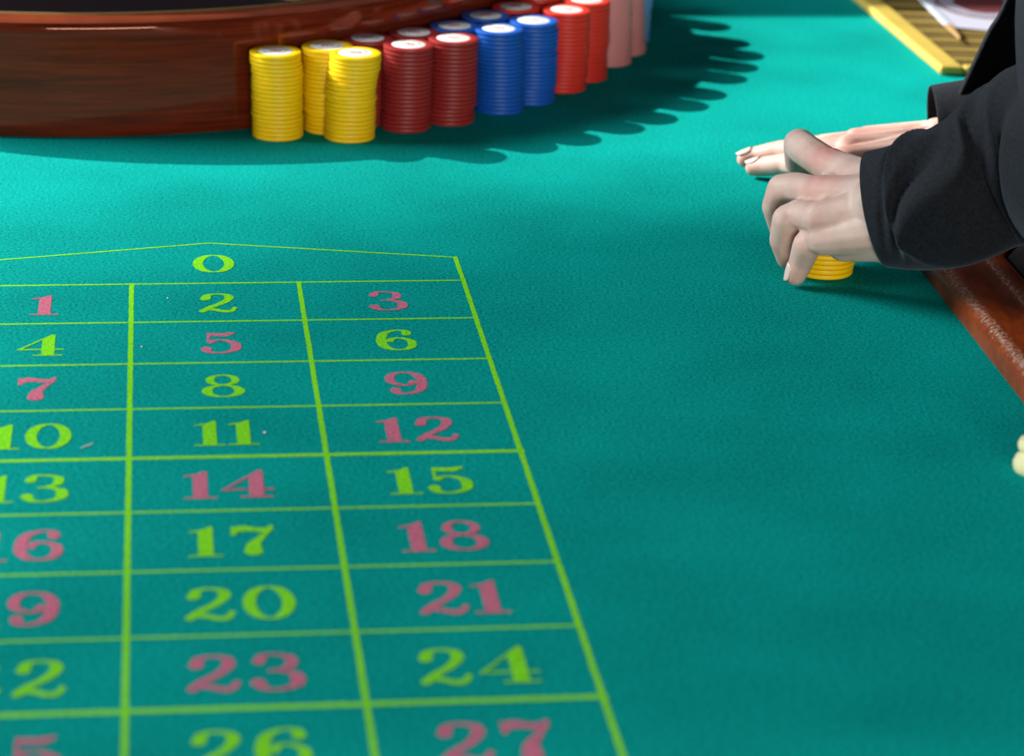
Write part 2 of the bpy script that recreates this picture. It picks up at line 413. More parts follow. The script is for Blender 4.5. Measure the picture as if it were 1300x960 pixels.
def rot9():
    w, parts = GL['6']; return (w, [([Vector((w - v.x, 1 - v.y)) for v in V], Fc) for V, Fc in parts])
GL['9'] = rot9()
RED = {1, 3, 5, 7, 9, 12, 14, 16, 18, 19, 21, 23, 25, 27, 30, 32, 34, 36}
def number(s, ctr, m, H=.0365, WX=.0345, sc=1.0):
    tot = sum(GL[ch][0] for ch in s) * WX + (len(s) - 1) * .0040; x = -tot / 2
    V = []; Fc = []
    for j, ch in enumerate(s):
        w, parts = GL[ch]
        for pk_, (pv, pf) in enumerate(parts):
            b = len(V); zz = ZP + .00010 + .00002 * (pk_ + 4 * j)
            for v in pv:
                p = ctr + gx * (x + v.x * WX) * sc + gy * ((v.y - .5) * H) * sc
                V.append((p.x, p.y, zz))
            Fc += [tuple(b + i for i in f) for f in pf]
        x += w * WX + .0040
    o = tpart(mesh('printed_number', V, Fc, m)); return o
for n_ in range(1, 37):
    c = (n_ - 1) % 3 - 1; r = (n_ - 1) // 3
    number(str(n_), g(c + .5, r + .53), M['print_red'] if n_ in RED else M['print_green'])
z0 = Vector(on(271, 335)[:2]); number('0', z0, M['print_green'], H=.036, WX=.037)

# ---- lint specks on the felt
for (u, v, s) in ((213, 379, .0006), (180, 441, .0006), (336, 550, .0009)):
    p = on(u, v, 0); o = lathe('lint_speck', [(0, 0), (s, s * .4), (s * .7, s), (0, s * 1.2)], 8, M['shirt']); o.location = (p.x, p.y, 0)
    tag(o, {213: 'upper of two tiny white lint specks left of the middle column numbers', 180: 'lower of two tiny white lint specks, just right of the left grid line', 336: 'pale lint speck beside the right stroke of number eleven'}[u], 'lint')
lp = [on(u, v, 0) for u, v in ((103, 570), (109, 567), (114, 566), (118, 564))]
V = []; Fc = []
for i, q in enumerate(lp):
    for k in range(6): t = k * PI / 3; V.append((q.x, q.y + .0004 * math.cos(t), 0.0005 + .00035 * math.sin(t)))
for i in range(3):
    for k in range(6): a, b = i * 6 + k, i * 6 + (k + 1) % 6; Fc.append((a, b, b + 6, a + 6))
tag(mesh('lint_thread', V, Fc, M['shirt'], True), 'small white lint thread on the felt right of number ten', 'lint')

# ================================================================ ROULETTE WHEEL
WC = Vector((-.388, 2.400)); RW = .412
wheel = empty('roulette_wheel', (WC.x, WC.y, 0)); tag(wheel, 'large varnished mahogany roulette wheel ringed by chip stacks, reflecting them', 'roulette wheel')
lathe('outer_wall', [(RW - .004, 0), (RW, .0015), (RW, .010), (RW, .045), (RW, .0840), (RW - .0004, .0860), (RW - .0018, .0880)], 200, M['wheel_wood'], wheel, ang=None)
lathe('rim_ledge', [(RW - .0018, .0880), (RW - .0045, .0899), (RW - .010, .0908), (RW - .018, .0912)], 200, M['wheel_ledge'], wheel, ang=None)
lathe('rim_bead', [(RW - .018, .0910), (RW - .0188, .0920), (RW - .0200, .0923), (RW - .0215, .0917)], 200, M['brass_dark'], wheel, ang=None)
lathe('inner_rim', [(RW - .0215, .0915), (RW - .025, .0960), (RW - .031, .106), (RW - .038, .117), (RW - .046, .1245), (RW - .055, .126), (RW - .064, .122), (RW - .070, .110), (RW - .074, .092)], 200, M['black_lacquer'], wheel, ang=None)
lathe('ball_track', [(RW - .074, .092), (RW - .082, .080), (RW - .095, .074), (RW - .16, .052), (RW - .165, .048)], 128, M['track'], wheel, ang=None)
rotor = lathe('rotor', [(RW - .167, .046), (RW - .17, .05), (RW - .20, .049), (RW - .205, .042), (RW - .235, .04), (RW - .24, .046), (.08, .075), (.05, .09), (0, .095)], 96, M['wheel_wood'], wheel)
lathe('turret', [(.03, .09), (.022, .10), (.012, .12), (.016, .15), (.022, .16), (.012, .175), (.018, .19), (.012, .202), (0, .206)], 32, M['brass'], wheel)
for k in range(37):
    t = 2 * PI * k / 37; r0 = RW - .222
    bm = box_bm((-.016, -.0009, 0), (.016, .0009, .012)); o = from_bm('fret', bm, M['brass'], parent=rotor)
    o.location = (r0 * math.cos(t), r0 * math.sin(t), .040); o.rotation_euler = (0, 0, t)
for k in range(8):
    t = 2 * PI * (k + .3) / 8; o = from_bm('deflector', box_bm((-.012, -.004, 0), (.012, .004, .006), .0015), M['brass'], parent=wheel)
    o.location = ((RW - .125) * math.cos(t), (RW - .125) * math.sin(t), .0625); o.rotation_euler = (0, math.radians(-18), t)

# ================================================================ CHIPS
CR, CH = .0195, .0033
chip_prof = [(0, .00005), (CR - .0009, .00005), (CR - .0002, .00045), (CR, .0008), (CR, .0027), (CR - .00012, .0030), (CR - .0005, CH - .00008), (.0136, CH - .0001), (.0133, CH - .00025), (0, CH - .00025)]
chip_mesh = {}
for k in ('yellow', 'dark red', 'blue', 'bright red', 'pink', 'light blue'):
    o = lathe('roulette_chip', chip_prof, 40, M[k]); chip_mesh[k] = o.data; bpy.data.objects.remove(o)
o = lathe('inlay', [(0, .00018), (.0126, .00018), (.0130, 0)], 40, M['inlay']); inlay_mesh = o.data; bpy.data.objects.remove(o)
ORD = ['lowest', 'second', 'third', 'fourth', 'fifth', 'sixth', 'seventh', 'eighth', 'ninth', 'tenth', 'eleventh', 'twelfth', 'thirteenth', 'fourteenth', 'fifteenth', 'sixteenth', 'seventeenth', 'eighteenth', 'nineteenth', 'top']
HID = []
def stack(col, x, y, desc, n=20, off=None, lit_rot=None, lean=(0, 0), grp=None, shown=99):
    rnd = random.Random(int(x * 9999) * 31 + int(y * 9999))
    jx = jy = 0
    for i in range(n):
        if i % 5 == 0: jx, jy = rnd.uniform(-.0006, .0006), rnd.uniform(-.0006, .0006)
        ox, oy = (off(i) if off else (0, 0))
        loc = (x + ox + jx + rnd.uniform(-.0003, .0003) + lean[0] * i, y + oy + jy + rnd.uniform(-.0003, .0003) + lean[1] * i, i * CH)
        if n - i > shown: HID.append((loc, chip_mesh[col])); continue
        o = bpy.data.objects.new('roulette_chip', chip_mesh[col]); COL.objects.link(o); o.location = loc
        rz = rnd.uniform(0, 6.28) if i < n - 1 else rnd.uniform(-.5, .5)
        o.rotation_euler = (0, 0, rz)
        if i == n - 1: word = 'top chip of'
        elif i == 0: word = 'lowest chip of'
        else: word = ORD[i] + ' chip up in'
        tag(o, '%s %s %s' % (col, word, desc), 'chip', grp or '%s roulette chips stacked beside the wheel' % col)
        if i == n - 1:
            q = bpy.data.objects.new('inlay', inlay_mesh); COL.objects.link(q); q.parent = o; q.location = (0, 0, CH - .0002)
            q['label'] = 'round white printed inlay'
def push(x, y, gap):   # keep a stack clear of the wheel wall
    d = Vector((x, y)) - WC; need = RW + CR + gap
    if d.length < need: d = d.normalized() * need
    return WC.x + d.x, WC.y + d.y
step = lambda cuts: (lambda i: next(((a, b) for lo, a, b in reversed(cuts) if i >= lo), (0, 0)))
x, y = push(-.1903, 2.0305, .0012)
stack('yellow', x, y, 'the leftmost yellow stack', off=step([(0, 0, 0), (6, .0003, 0), (15, -.0003, 0), (17, -.0012, -.0002)]))
x, y = push(-.1520, 2.0480, .001)
stack('yellow', x, y, 'the middle yellow stack, set farther back', off=step([(0, .0006, 0), (8, 0, 0), (16, -.0008, 0)]))
stack('yellow', -.1279, 2.0205, 'the right yellow stack, nearest the camera', off=step([(0, -.0012, 0), (2, -.0008, 0), (9, 0, 0), (12, .0008, 0), (14, .0018, .0004), (16, .0030, .0008), (18, .0036, .0004)]))
stack('dark red', -.0870, 2.0530, 'the left front dark red stack', off=step([(0, -.0012, 0), (4, .0002, 0), (10, 0, 0), (15, .0005, 0)]))
stack('dark red', -.0530, 2.0774, 'the right front dark red stack', off=step([(0, -.0015, 0), (4, .0003, 0), (5, .0006, 0)]))
stack('dark red', -.1185, 2.0700, 'the left rear dark red stack', shown=3)
stack('dark red', -.0845, 2.0925, 'the right rear dark red stack', shown=3)
stack('blue', -.0165, 2.1140, 'the left front blue stack', off=step([(0, .0012, 0), (2, .0008, 0), (5, 0, 0), (12, -.0006, 0), (17, -.0012, 0)]))
stack('blue', .0095, 2.1455, 'the right front blue stack', off=step([(0, 0, 0), (4, .0010, 0), (12, .0004, 0), (14, .0010, 0), (18, 0, 0)]))
stack('blue', -.0530, 2.1190, 'the left rear blue stack', shown=3)
stack('blue', -.0290, 2.1575, 'the right rear blue stack', shown=3)
stack('bright red', .0350, 2.1874, 'the left front bright red stack', off=step([(0, -.0008, 0), (3, .0002, 0), (8, .0012, 0), (12, .0006, 0)]))
stack('bright red', .0530, 2.2250, 'the right front bright red stack', off=step([(0, -.0004, 0), (8, .0006, 0), (12, 0, 0)]))
stack('bright red', -.0060, 2.1930, 'the left rear bright red stack', shown=3)
stack('bright red', .0125, 2.2330, 'the right rear bright red stack', shown=3)
stack('pink', .0740, 2.2800, 'the left pink stack', off=step([(0, .0006, 0), (8, -.0003, 0)]))
stack('pink', .0860, 2.3190, 'the right pink stack', off=step([(0, .0020, 0), (3, .0006, 0), (7, 0, 0)]))
stack('light blue', .0930, 2.3610, 'the light blue stack behind the pinks', off=step([(0, 0, 0), (9, .0008, 0)]))
stack('light blue', .0850, 2.4040, 'the second light blue stack behind the pinks', shown=1)
stack('light blue', .0715, 2.4660, 'the last light blue stack, farthest back', shown=1)
stack('yellow', .2045, 1.7290, "the short stack under the dealer's hand", n=8, off=step([(0, 0, 0), (2, .0008, 0), (4, 0, 0)]), grp="yellow chips under the dealer's hand")

# chips of the rear stacks that stand wholly behind the front ones: one joined object
bm = bmesh.new(); mats_ = []
for loc, me in HID:
    n0 = len(bm.faces); bm.from_mesh(me); bm.faces.ensure_lookup_table(); bm.verts.ensure_lookup_table()
    m_ = me.materials[0]
    if m_ not in mats_: mats_.append(m_)
    vs = set()
    for f in bm.faces[n0:]:
        f.material_index = mats_.index(m_); vs.update(f.verts)
    for v in vs: v.co += Vector(loc)
hs_ = from_bm('stacked_chips', bm, None, True, None, 35)
for m_ in mats_: hs_.data.materials.append(m_)
tag(hs_, 'lower chips of the rear dark red, blue and red stacks hidden by front stacks', 'chips'); hs_['kind'] = 'stuff'

# ================================================================ CHIP TRAY, BANKNOTE, MARKER
tray = empty('chip_tray', (.355, 2.268, 0)); tag(tray, 'brass chip tray with raised frame and grooved rows at far right', 'tray')
e1 = Vector((1, -.012)).normalized(); e2 = Vector((-.160, .987)).normalized(); TW, TL, TF = .44, .56, .021
def tq(a, b): return e1 * a + e2 * b
def tbar(name, a0, a1, b0, b1, z0_, z1_, m, bev=.002):
    P = [tq(a0, b0), tq(a1, b0), tq(a1, b1), tq(a0, b1)]
    return from_bm(name, prism_bm([tuple(p) for p in P], z0_, z1_, bev), m, parent=tray)
tbar('base_plate', .004, TW - .004, .004, TL - .004, .0005, .0025, M['brass_dark'], .0004)
tbar('frame_bar', 0, TF, 0, TL, .0002, .0085, M['brass'], .0028)
tbar('frame_bar', TW - TF, TW, 0, TL, .0002, .0085, M['brass'], .0028)
tbar('frame_bar', TF, TW - TF, 0, .011, .0002, .0085, M['brass'], .0026)
tbar('frame_bar', TF, TW - TF, TL - .011, TL, .0002, .0085, M['brass'], .0026)
b = .036
while b < TL - .03:
    # each groove is a shallow curved trough with a thin raised ridge behind it
    V = []; Fc = []; K = 8
    for k in range(K + 1):
        t = k / K; z = .0028 + .0030 * (2 * t - 1) ** 2
        for a in (TF, TW - TF): q = tq(a, b - .030 + .030 * t); V.append((q.x, q.y, z))
    for k in range(K): Fc.append((2 * k, 2 * k + 1, 2 * k + 3, 2 * k + 2))
    mesh('groove', V, Fc, M['brass_dark'], True, tray)
    tbar('ridge', TF, TW - TF, b, b + .0034, .002, .0066, M['brass'], .0006)
    b += .0345
# banknote lying over the rear of the tray: white with brown looped line print, under a clear pressing plate edge
def note_mat():
    m = mat('banknote_print', (.75, .75, .82), rough=.5)
    tc = nd(m, 'ShaderNodeTexCoord'); sx = nd(m, 'ShaderNodeSeparateXYZ'); ln(m, tc.outputs['Object'], sx.inputs[0])
    def mt(op, a, b=None, c=None):
        n = nd(m, 'ShaderNodeMath', operation=op)
        for i, x in enumerate((a, b, c)):
            if x is None: continue
            if isinstance(x, (int, float)): n.inputs[i].default_value = x
            else: ln(m, x, n.inputs[i])
        return n.outputs[0]
    dx = mt('MULTIPLY', mt('SUBTRACT', sx.outputs[0], .046), 1 / .044); dy = mt('MULTIPLY', mt('SUBTRACT', sx.outputs[1], .098), 1 / .062)
    rr = mt('SQRT', mt('ADD', mt('MULTIPLY', dx, dx), mt('MULTIPLY', dy, dy)))
    inside = mt('LESS_THAN', rr, 1.0); rim = mt('COMPARE', rr, .97, .04)
    wv = mt('GREATER_THAN', mt('SINE', mt('ADD', mt('MULTIPLY', dx, 34), mt('MULTIPLY', dy, 22))), .1)
    core = mt('LESS_THAN', rr, .62)
    m1 = nd(m, 'ShaderNodeMix', data_type='RGBA'); ln(m, mt('MULTIPLY', inside, mt('MAXIMUM', mt('MULTIPLY', wv, .75), .35)), m1.inputs[0])
    m1.inputs[6].default_value = (.42, .42, .52, 1); m1.inputs[7].default_value = (.14, .10, .13, 1)
    m2 = nd(m, 'ShaderNodeMix', data_type='RGBA'); ln(m, mt('MAXIMUM', rim, core), m2.inputs[0]); ln(m, m1.outputs[2], m2.inputs[6]); m2.inputs[7].default_value = (.10, .018, .022, 1)
    ln(m, m2.outputs[2], bsdf(m).inputs['Base Color']); return m
M['note'] = note_mat()
nc = on(1204, 28, .012)
n_l = on(1168, -8, .012); n_r = on(1292, 36, .012)
note = empty('banknote', (nc.x, nc.y, .0072)); tag(note, 'white note printed with brown ovals, lying on the brass tray', 'banknote')
d1 = Vector((n_r.x - nc.x, n_r.y - nc.y)); d2 = Vector((n_l.x - nc.x, n_l.y - nc.y)).normalized() * .17
from_bm('sheet', prism_bm([(0, 0), tuple(d1.normalized() * .12), tuple(d1.normalized() * .12 + d2), tuple(d2)], 0, .0006), M['note'], parent=note)
M['strip'] = mat('pale_plastic_edge', (.62, .68, .80), rough=.25, coat=.5)
e_ = d2.normalized(); p_ = Vector((e_.y, -e_.x)) * .0035
ps = empty('note_press', (nc.x, nc.y, .0074)); tag(ps, 'thin pale straight-edged paddle lying along the left edge of the banknote', 'paddle')
from_bm('blade', prism_bm([tuple(-p_), tuple(d2 - p_), tuple(d2 + p_), tuple(p_)], .0008, .0028, .0005), M['strip'], parent=ps)
M['tan'] = mat('tan_paddle_edge', (.38, .24, .10), rough=.5)
from_bm('wooden_end', prism_bm([tuple(-e_ * .05 - p_ * .6), tuple(-p_ - e_ * .0005), tuple(p_ - e_ * .0005), tuple(-e_ * .05 - p_ * .1)], .0008, .0028, .0003), M['tan'], parent=ps)

# ivory win marker just entering the frame at right
mk = on(1310, 598, 0)
o = lathe('win_marker', [(0, 0), (.0095, 0), (.0105, .0015), (.0108, .005), (.0095, .0085), (.0070, .0100), (.0068, .0108), (.0085, .0125), (.0092, .0155), (.0080, .0185), (.0045, .0205), (0, .021)], 40, M['ivory'])
o.location = (mk.x, mk.y, 0); tag(o, 'small ivory turned win marker on the felt at right edge', 'marker')

# ================================================================ DEALER
person = empty('person', (.78, 2.0, FLOOR_Z)); PO = Vector((.78, 2.0, FLOOR_Z))
tag(person, 'dealer in black suit leaning in, one hand flat, other gripping chips', 'person')
def pp_(o, parent=None):
    o.parent = parent or person; o.location = -PO if parent is None else (0, 0, 0); return o
# unit ball, copied into every limb
_b = bmesh.new(); bmesh.ops.create_icosphere(_b, subdivisions=2, radius=1); _bv = [v.co.copy() for v in _b.verts]; _bf = [tuple(v.index for v in f.verts) for f in _b.faces]; _b.free()
class Blob:
    def __init__(s): s.V = []; s.F = []
    def ball(s, c, r, sc=(1, 1, 1)):
        b = len(s.V); s.V += [Vector((c[0] + v.x * r * sc[0], c[1] + v.y * r * sc[1], c[2] + v.z * r * sc[2])) for v in _bv]; s.F += [(i + b, j + b, k + b) for i, j, k in _bf]
    def cone(s, p, q, r0, r1, n=None):
        p, q = Vector(p), Vector(q); L = (q - p).length; n = n or max(2, int(L / (min(r0, r1) * .28)))
        for i in range(n + 1): t = i / n; s.ball(p.lerp(q, t), r0 + (r1 - r0) * t)
    def chain(s, pts):
        for (p, r0), (q, r1) in zip(pts[:-1], pts[1:]): s.cone(p, q, r0, r1)
    def build(s, name, voxel, smooth_it, m=None):
        o = mesh(name, s.V, s.F, m); md = o.modifiers.new('r', 'REMESH'); md.mode = 'VOXEL'; md.voxel_size = voxel
        ms = o.modifiers.new('s', 'SMOOTH'); ms.iterations = smooth_it; ms.factor = .5
        dg = bpy.context.evaluated_depsgraph_get(); me = bpy.data.meshes.new_from_object(o.evaluated_get(dg)); bpy.data.objects.remove(o)
        me.polygons.foreach_set('use_smooth', [True] * len(me.polygons)); o = bpy.data.objects.new(name, me); COL.objects.link(o)
        return o
def joint(u, v, z, r):   # photo position of a joint and its height over the felt
    return (on(u, v, z), r)

red_spots = []   # (position, radius, strength)
# --- near (left) hand, gripping the short stack
H1 = Blob()
wrist = on(1126, 266, .062)
mcp = [on(1055, 212, .066), on(1045, 246, .062), on(1041, 278, .052), on(1046, 303, .040)]
fing = [
  [(mcp[0], .0118), (on(1022, 190, .066), .0108), (on(1015, 184, .064), .0108), (on(1013, 205, .050), .0088), (on(1020, 226, .036), .0078)],
  [(mcp[1], .0112), (on(1010, 238, .058), .0098), (on(993, 240, .054), .0098), (on(984, 262, .042), .0085), (on(992, 290, .026), .0078)],
  [(mcp[2], .0105), (on(1014, 272, .048), .0094), (on(999, 279, .044), .0094), (on(993, 304, .028), .0082), (on(1000, 328, .013), .0072)],
  [(mcp[3], .0104), (on(1034, 304, .036), .0094), (on(1025, 311, .032), .0092), (on(1018, 330, .019), .0080), (on(1010, 349, .0085), .0068)],
]
for k, fch in enumerate(fing):
    fch[:] = [(p, r * (1.08 if 0 < i_ else 1)) for i_, (p, r) in enumerate(fch)]
    H1.chain(fch)
    H1.cone(wrist + Vector((0, (.016, .006, -.006, -.016)[k], (.008, .006, 0, -.008)[k])), fch[0][0], .0165, fch[0][1] + .0010)
    H1.ball(fch[0][0] + Vector((0, 0, .0016)), fch[0][1] * 1.0)
for a, b in ((0, 1), (1, 2), (2, 3)):       # flesh between the knuckles
    for t in (.12, .35, .7):
        H1.cone(mcp[a].lerp(wrist, t) - Vector((0, 0, .003)), mcp[b].lerp(wrist, t) - Vector((0, 0, .003)), .0105, .0105)
thumb_root = wrist + Vector((-.012, .018, -.012))
H1.chain([(thumb_root, .017), (on(1085, 262, .040), .0145), (on(1078, 285, .030), .0115), (on(1068, 296, .020), .0095)])
H1.cone(wrist + Vector((.0, -.012, -.015)), on(1072, 310, .036), .0160, .0120)   # heel of the hand
H1.cone(wrist + Vector((.016, -.008, -.020)), wrist + Vector((.004, -.010, -.0235)), .013, .012)
H1.cone(wrist, wrist + Vector((.09, -.045, .035)), .027, .031)
for k in range(4):                            # tendons fanning to the knuckles
    H1.cone(mcp[k] + Vector((0, 0, .0072)), wrist + Vector((0, (.010, .004, -.003, -.010)[k], .0145)), .0050, .0042)
hand1 = H1.build('body', .00125, 7)
red_spots += [(mcp[0] + Vector((0, 0, .008)), .016, .85), (mcp[1] + Vector((0, 0, .007)), .013, .75), (mcp[2], .009, .35), (mcp[3], .009, .3)] + [(f[2][0], .010, .28) for f in fing] + [(f[4][0], .010, .35) for f in fing]
# --- far (right) hand, flat on the felt
H2 = Blob()
w2 = on(1196, 186, .030)
m2 = [on(1073, 205, .027), on(1078, 190, .030), on(1088, 181, .028), on(1100, 178, .024)]
f2 = [
  [(m2[0], .0100), (on(1030, 210, .024), .0092), (on(1000, 208, .0165), .0086), (on(972, 211, .0105), .0078), (on(957, 213, .0078), .0066)],
  [(m2[1], .0102), (on(1030, 191, .025), .0092), (on(992, 192, .0175), .0086), (on(962, 198, .0105), .0078), (on(946, 202, .0078), .0066)],
  [(m2[2], .0096), (on(1050, 186, .024), .0088), (on(1020, 187, .014), .0082), (on(1010, 190, .009), .0075)],
  [(m2[3], .0090), (on(1070, 180, .018), .0078), (on(1045, 182, .011), .0072), (on(1035, 184, .008), .0064)],
]
for k, fch in enumerate(f2):
    H2.chain(fch)
    H2.cone(w2 + Vector((0, (-.014, -.004, .005, .013)[k], 0)), fch[0][0], .0155, fch[0][1] + .0018)
    H2.ball(fch[0][0] + Vector((0, 0, .0018)), fch[0][1])
for a, b in ((0, 1), (1, 2), (2, 3)):
    for t in (0, .35, .7): H2.cone(m2[a].lerp(w2, t) - Vector((0, 0, .003)), m2[b].lerp(w2, t) - Vector((0, 0, .003)), .0105, .0105)
H2.chain([(w2 + Vector((-.01, -.018, -.004)), .0160), (w2 + Vector((-.045, -.030, -.010)), .0130), (w2 + Vector((-.075, -.036, -.016)), .0102), (w2 + Vector((-.098, -.036, -.019)), .0085)])
H2.cone(w2, w2 + Vector((.09, .012, .016)), .0225, .026)
for k in range(4): H2.cone(m2[k] + Vector((0, 0, .0064)), w2 + Vector((0, (-.009, -.003, .004, .010)[k], .0145)), .0048, .0040)
hand2 = H2.build('body', .00125, 7)
red_spots += [(p, .014, .40) for p in m2] + [(f[-1][0], .012, .35) for f in f2]
# --- the rest of the body (under the suit) with neck and head
B = Blob()
sh1, sh2 = Vector((.50, 1.78, .44)), Vector((.56, 2.12, .44)); hip = Vector((.84, 1.84, .02)); chest = Vector((.60, 1.94, .36))
el1 = Vector((.350, 1.565, .120)); el2 = Vector((.535, 2.16, .14))
B.cone(wrist + Vector((.09, -.045, .035)), el1, .031, .040); B.cone(el1, sh1, .040, .052)
B.cone(w2 + Vector((.09, .012, .016)), el2, .031, .040); B.cone(el2, sh2, .040, .052)
B.cone(sh1, chest, .06, .11); B.cone(sh2, chest, .06, .11); B.cone(chest + Vector((.02, -.08, .02)), hip + Vector((0, -.06, 0)), .11, .11); B.cone(chest + Vector((.02, .08, .02)), hip + Vector((0, .06, 0)), .11, .11)
for s in (-1, 1):
    B.chain([(hip + Vector((0, s * .09, -.04)), .095), (Vector((.84, 1.84 + s * .10, -.40)), .065), (Vector((.88, 1.84 + s * .11, FLOOR_Z + .10)), .045), (Vector((.79, 1.84 + s * .12, FLOOR_Z + .05)), .04)])
hd = Vector((.40, 1.94, .66))
B.cone(chest + Vector((0, 0, .08)), hd + Vector((.05, 0, -.06)), .060, .052)
B.ball(hd, .093, (1.0, .82, 1.16)); B.ball(hd + Vector((-.035, 0, -.06)), .055, (1, .85, 1)); B.cone(hd + Vector((-.085, 0, .005)), hd + Vector((-.108, 0, -.028)), .010, .014)
B.cone(hd + Vector((-.080, -.018, -.062)), hd + Vector((-.080, .018, -.062)), .008, .008)
for s in (-1, 1): B.ball(hd + Vector((.01, s * .078, -.01)), .026, (.8, .35, 1.2))
bodyc = B.build('body', .007, 4)
# join all three into one body mesh
bm = bmesh.new()
for o in (hand1, hand2, bodyc): bm.from_mesh(o.data); bpy.data.objects.remove(o)
body = from_bm('body', bm, M['skin'], True); pp_(body)
at_ = body.data.attributes.new('redness', 'FLOAT', 'POINT'); vals = []
for v in body.data.vertices:
    r_ = 0
    if v.co.x < .36:
        for p, rad, st in red_spots:
            d = (v.co - p).length / rad
            if d < 2.5: r_ += st * math.exp(-d * d * .8)
    vals.append(min(.85, r_ + (.20 if v.co.x < .36 and v.co.y > 1.86 else 0)))
at_.data.foreach_set('value', vals)
for s in (-1, 1):
    o = lathe('eye', [(0, -.012), (.008, -.009), (.012, 0), (.008, .009), (0, .012)], 16, M['sclera']); pp_(o); o.location = hd + Vector((-.073, s * .030, .012)) - PO
    i_ = lathe('iris', [(0, -.0015), (.005, 0), (0, .0015)], 16, M['hair']); i_.parent = o; i_.location = (-.0118, 0, 0); i_.rotation_euler = (0, PI / 2, 0)
HR = Blob(); HR.ball(hd + Vector((.02, 0, .028)), .100, (1.0, .86, 1.08)); HR.ball(hd + Vector((.05, 0, -.01)), .080, (.9, .95, 1.1))
hair = HR.build('hair', .006, 3); hair.data.materials.append(M['hair']); pp_(hair)
# nails
def nail(tip, prev, up, r, m=M['nail']):
    tip, prev = Vector(tip), Vector(prev); f = (tip - prev).normalized(); up = Vector(up); up = (up - f * up.dot(f)).normalized(); sd_ = f.cross(up)
    V = []; Fc = []; NU, NV = 8, 8
    for i in range(NU + 1):
        for j in range(NV + 1):
            a = (i / NU - .5) * 1.9; b_ = j / NV; wd = math.sqrt(max(0.02, 1 - abs(b_ * 2 - 1) ** 3.5))
            c = tip + f * (-.95 + 1.75 * b_) * r
            rr = r * (1.03 - .26 * b_ ** 2)
            V.append(c + sd_ * math.sin(a * wd * .9) * rr * .86 + up * math.cos(a * wd * .9) * rr)
    for i in range(NU):
        for j in range(NV): q = i * (NV + 1) + j; Fc.append((q, q + 1, q + NV + 2, q + NV + 1))
    o = mesh('fingernail', V, Fc, m, True); md = o.modifiers.new('t', 'SOLIDIFY'); md.thickness = .0007
    return pp_(o)
nail(f2[0][-1][0], f2[0][-2][0], (-.2, .1, 1), .0070); nail(f2[1][-1][0], f2[1][-2][0], (-.2, .1, 1), .0070)
nail(f2[2][-1][0], f2[2][-2][0], (-.3, 0, 1), .0070); nail(f2[3][-1][0], f2[3][-2][0], (-.3, 0, 1), .0062)
for f_ in fing[3:]: nail(f_[-1][0], f_[-2][0], (-1, -.1, .3), f_[-1][1] * .98)

# --- suit
jacket = empty('jacket'); pp_(jacket); jacket.location = -PO
def catmull(P, t):
    n = len(P) - 1; x = t * n; i = min(int(x), n - 1); t = x - i
    p0 = P[i - 1] if i else P[0] * 2 - P[1]; p1, p2 = P[i], P[i + 1]; p3 = P[i + 2] if i + 2 <= n else P[-1] * 2 - P[-2]
    return .5 * ((2 * p1) + (p2 - p0) * t + (2 * p0 - 5 * p1 + 4 * p2 - p3) * t * t + (3 * p1 - p0 - 3 * p2 + p3) * t ** 3)
def sleeve(ctrs, radii, folds, NL=90, NS=72, seed=0, first_dir=None, wob=.002):
    P = [Vector(c) for c in ctrs]; R = [Vector((r, 0, 0)) for r in radii]; V = []; Fc = []
    C = [catmull(P, i / NL) for i in range(NL + 1)]
    for i in range(NL + 1):
        d = (C[min(i + 1, NL)] - C[max(i - 1, 0)]).normalized()
        if first_dir is not None:
            k = max(0, 1 - i / (NL * .22)); d = (d * (1 - k) + first_dir * k).normalized()
        up = (Vector((0, 0, 1)) - d * d.z).normalized(); sd_ = d.cross(up)
        r = catmull(R, i / NL).x
        for j in range(NS):
            a = 2 * PI * j / NS; dirv = up * math.cos(a) + sd_ * math.sin(a)
            f = noise.noise(Vector((C[i].x * 14 + seed, C[i].y * 14 + math.cos(a) * 1.1, C[i].z * 14 + math.sin(a) * 1.1))) * wob * 2.2 * min(1, i / (NL * .12))
            s = i / NL
            for (s0, a0, ds, da, amp, skew) in folds:
                ss = s - s0; aa = (a - a0 + PI) % (2 * PI) - PI
                f += amp * math.exp(-((ss + skew * aa) / ds) ** 2 - (aa / da) ** 2)
            V.append(C[i] + dirv * (r + f))
    for i in range(NL):
        for j in range(NS): a, b = i * NS + j, i * NS + (j + 1) % NS; Fc.append((a, a + NS, b + NS, b))
    # turned-in hem
    base = len(V); c0 = C[0]
    for k, (sh, sc) in enumerate(((-.0008, .985), (.0005, .965), (.012, .955))):
        d = (C[1] - C[0]).normalized()
        for j in range(NS): V.append(c0 + (V[j] - c0) * sc + d * sh)
    for k in range(3):
        for j in range(NS):
            j2 = (j + 1) % NS; a, b = (j, j2) if k == 0 else (base + (k - 1) * NS + j, base + (k - 1) * NS + j2)
            c, e = base + k * NS + j, base + k * NS + j2
            Fc.append((a, b, e, c))
    o = mesh('sleeve', V, Fc, M['suit'], True); return o
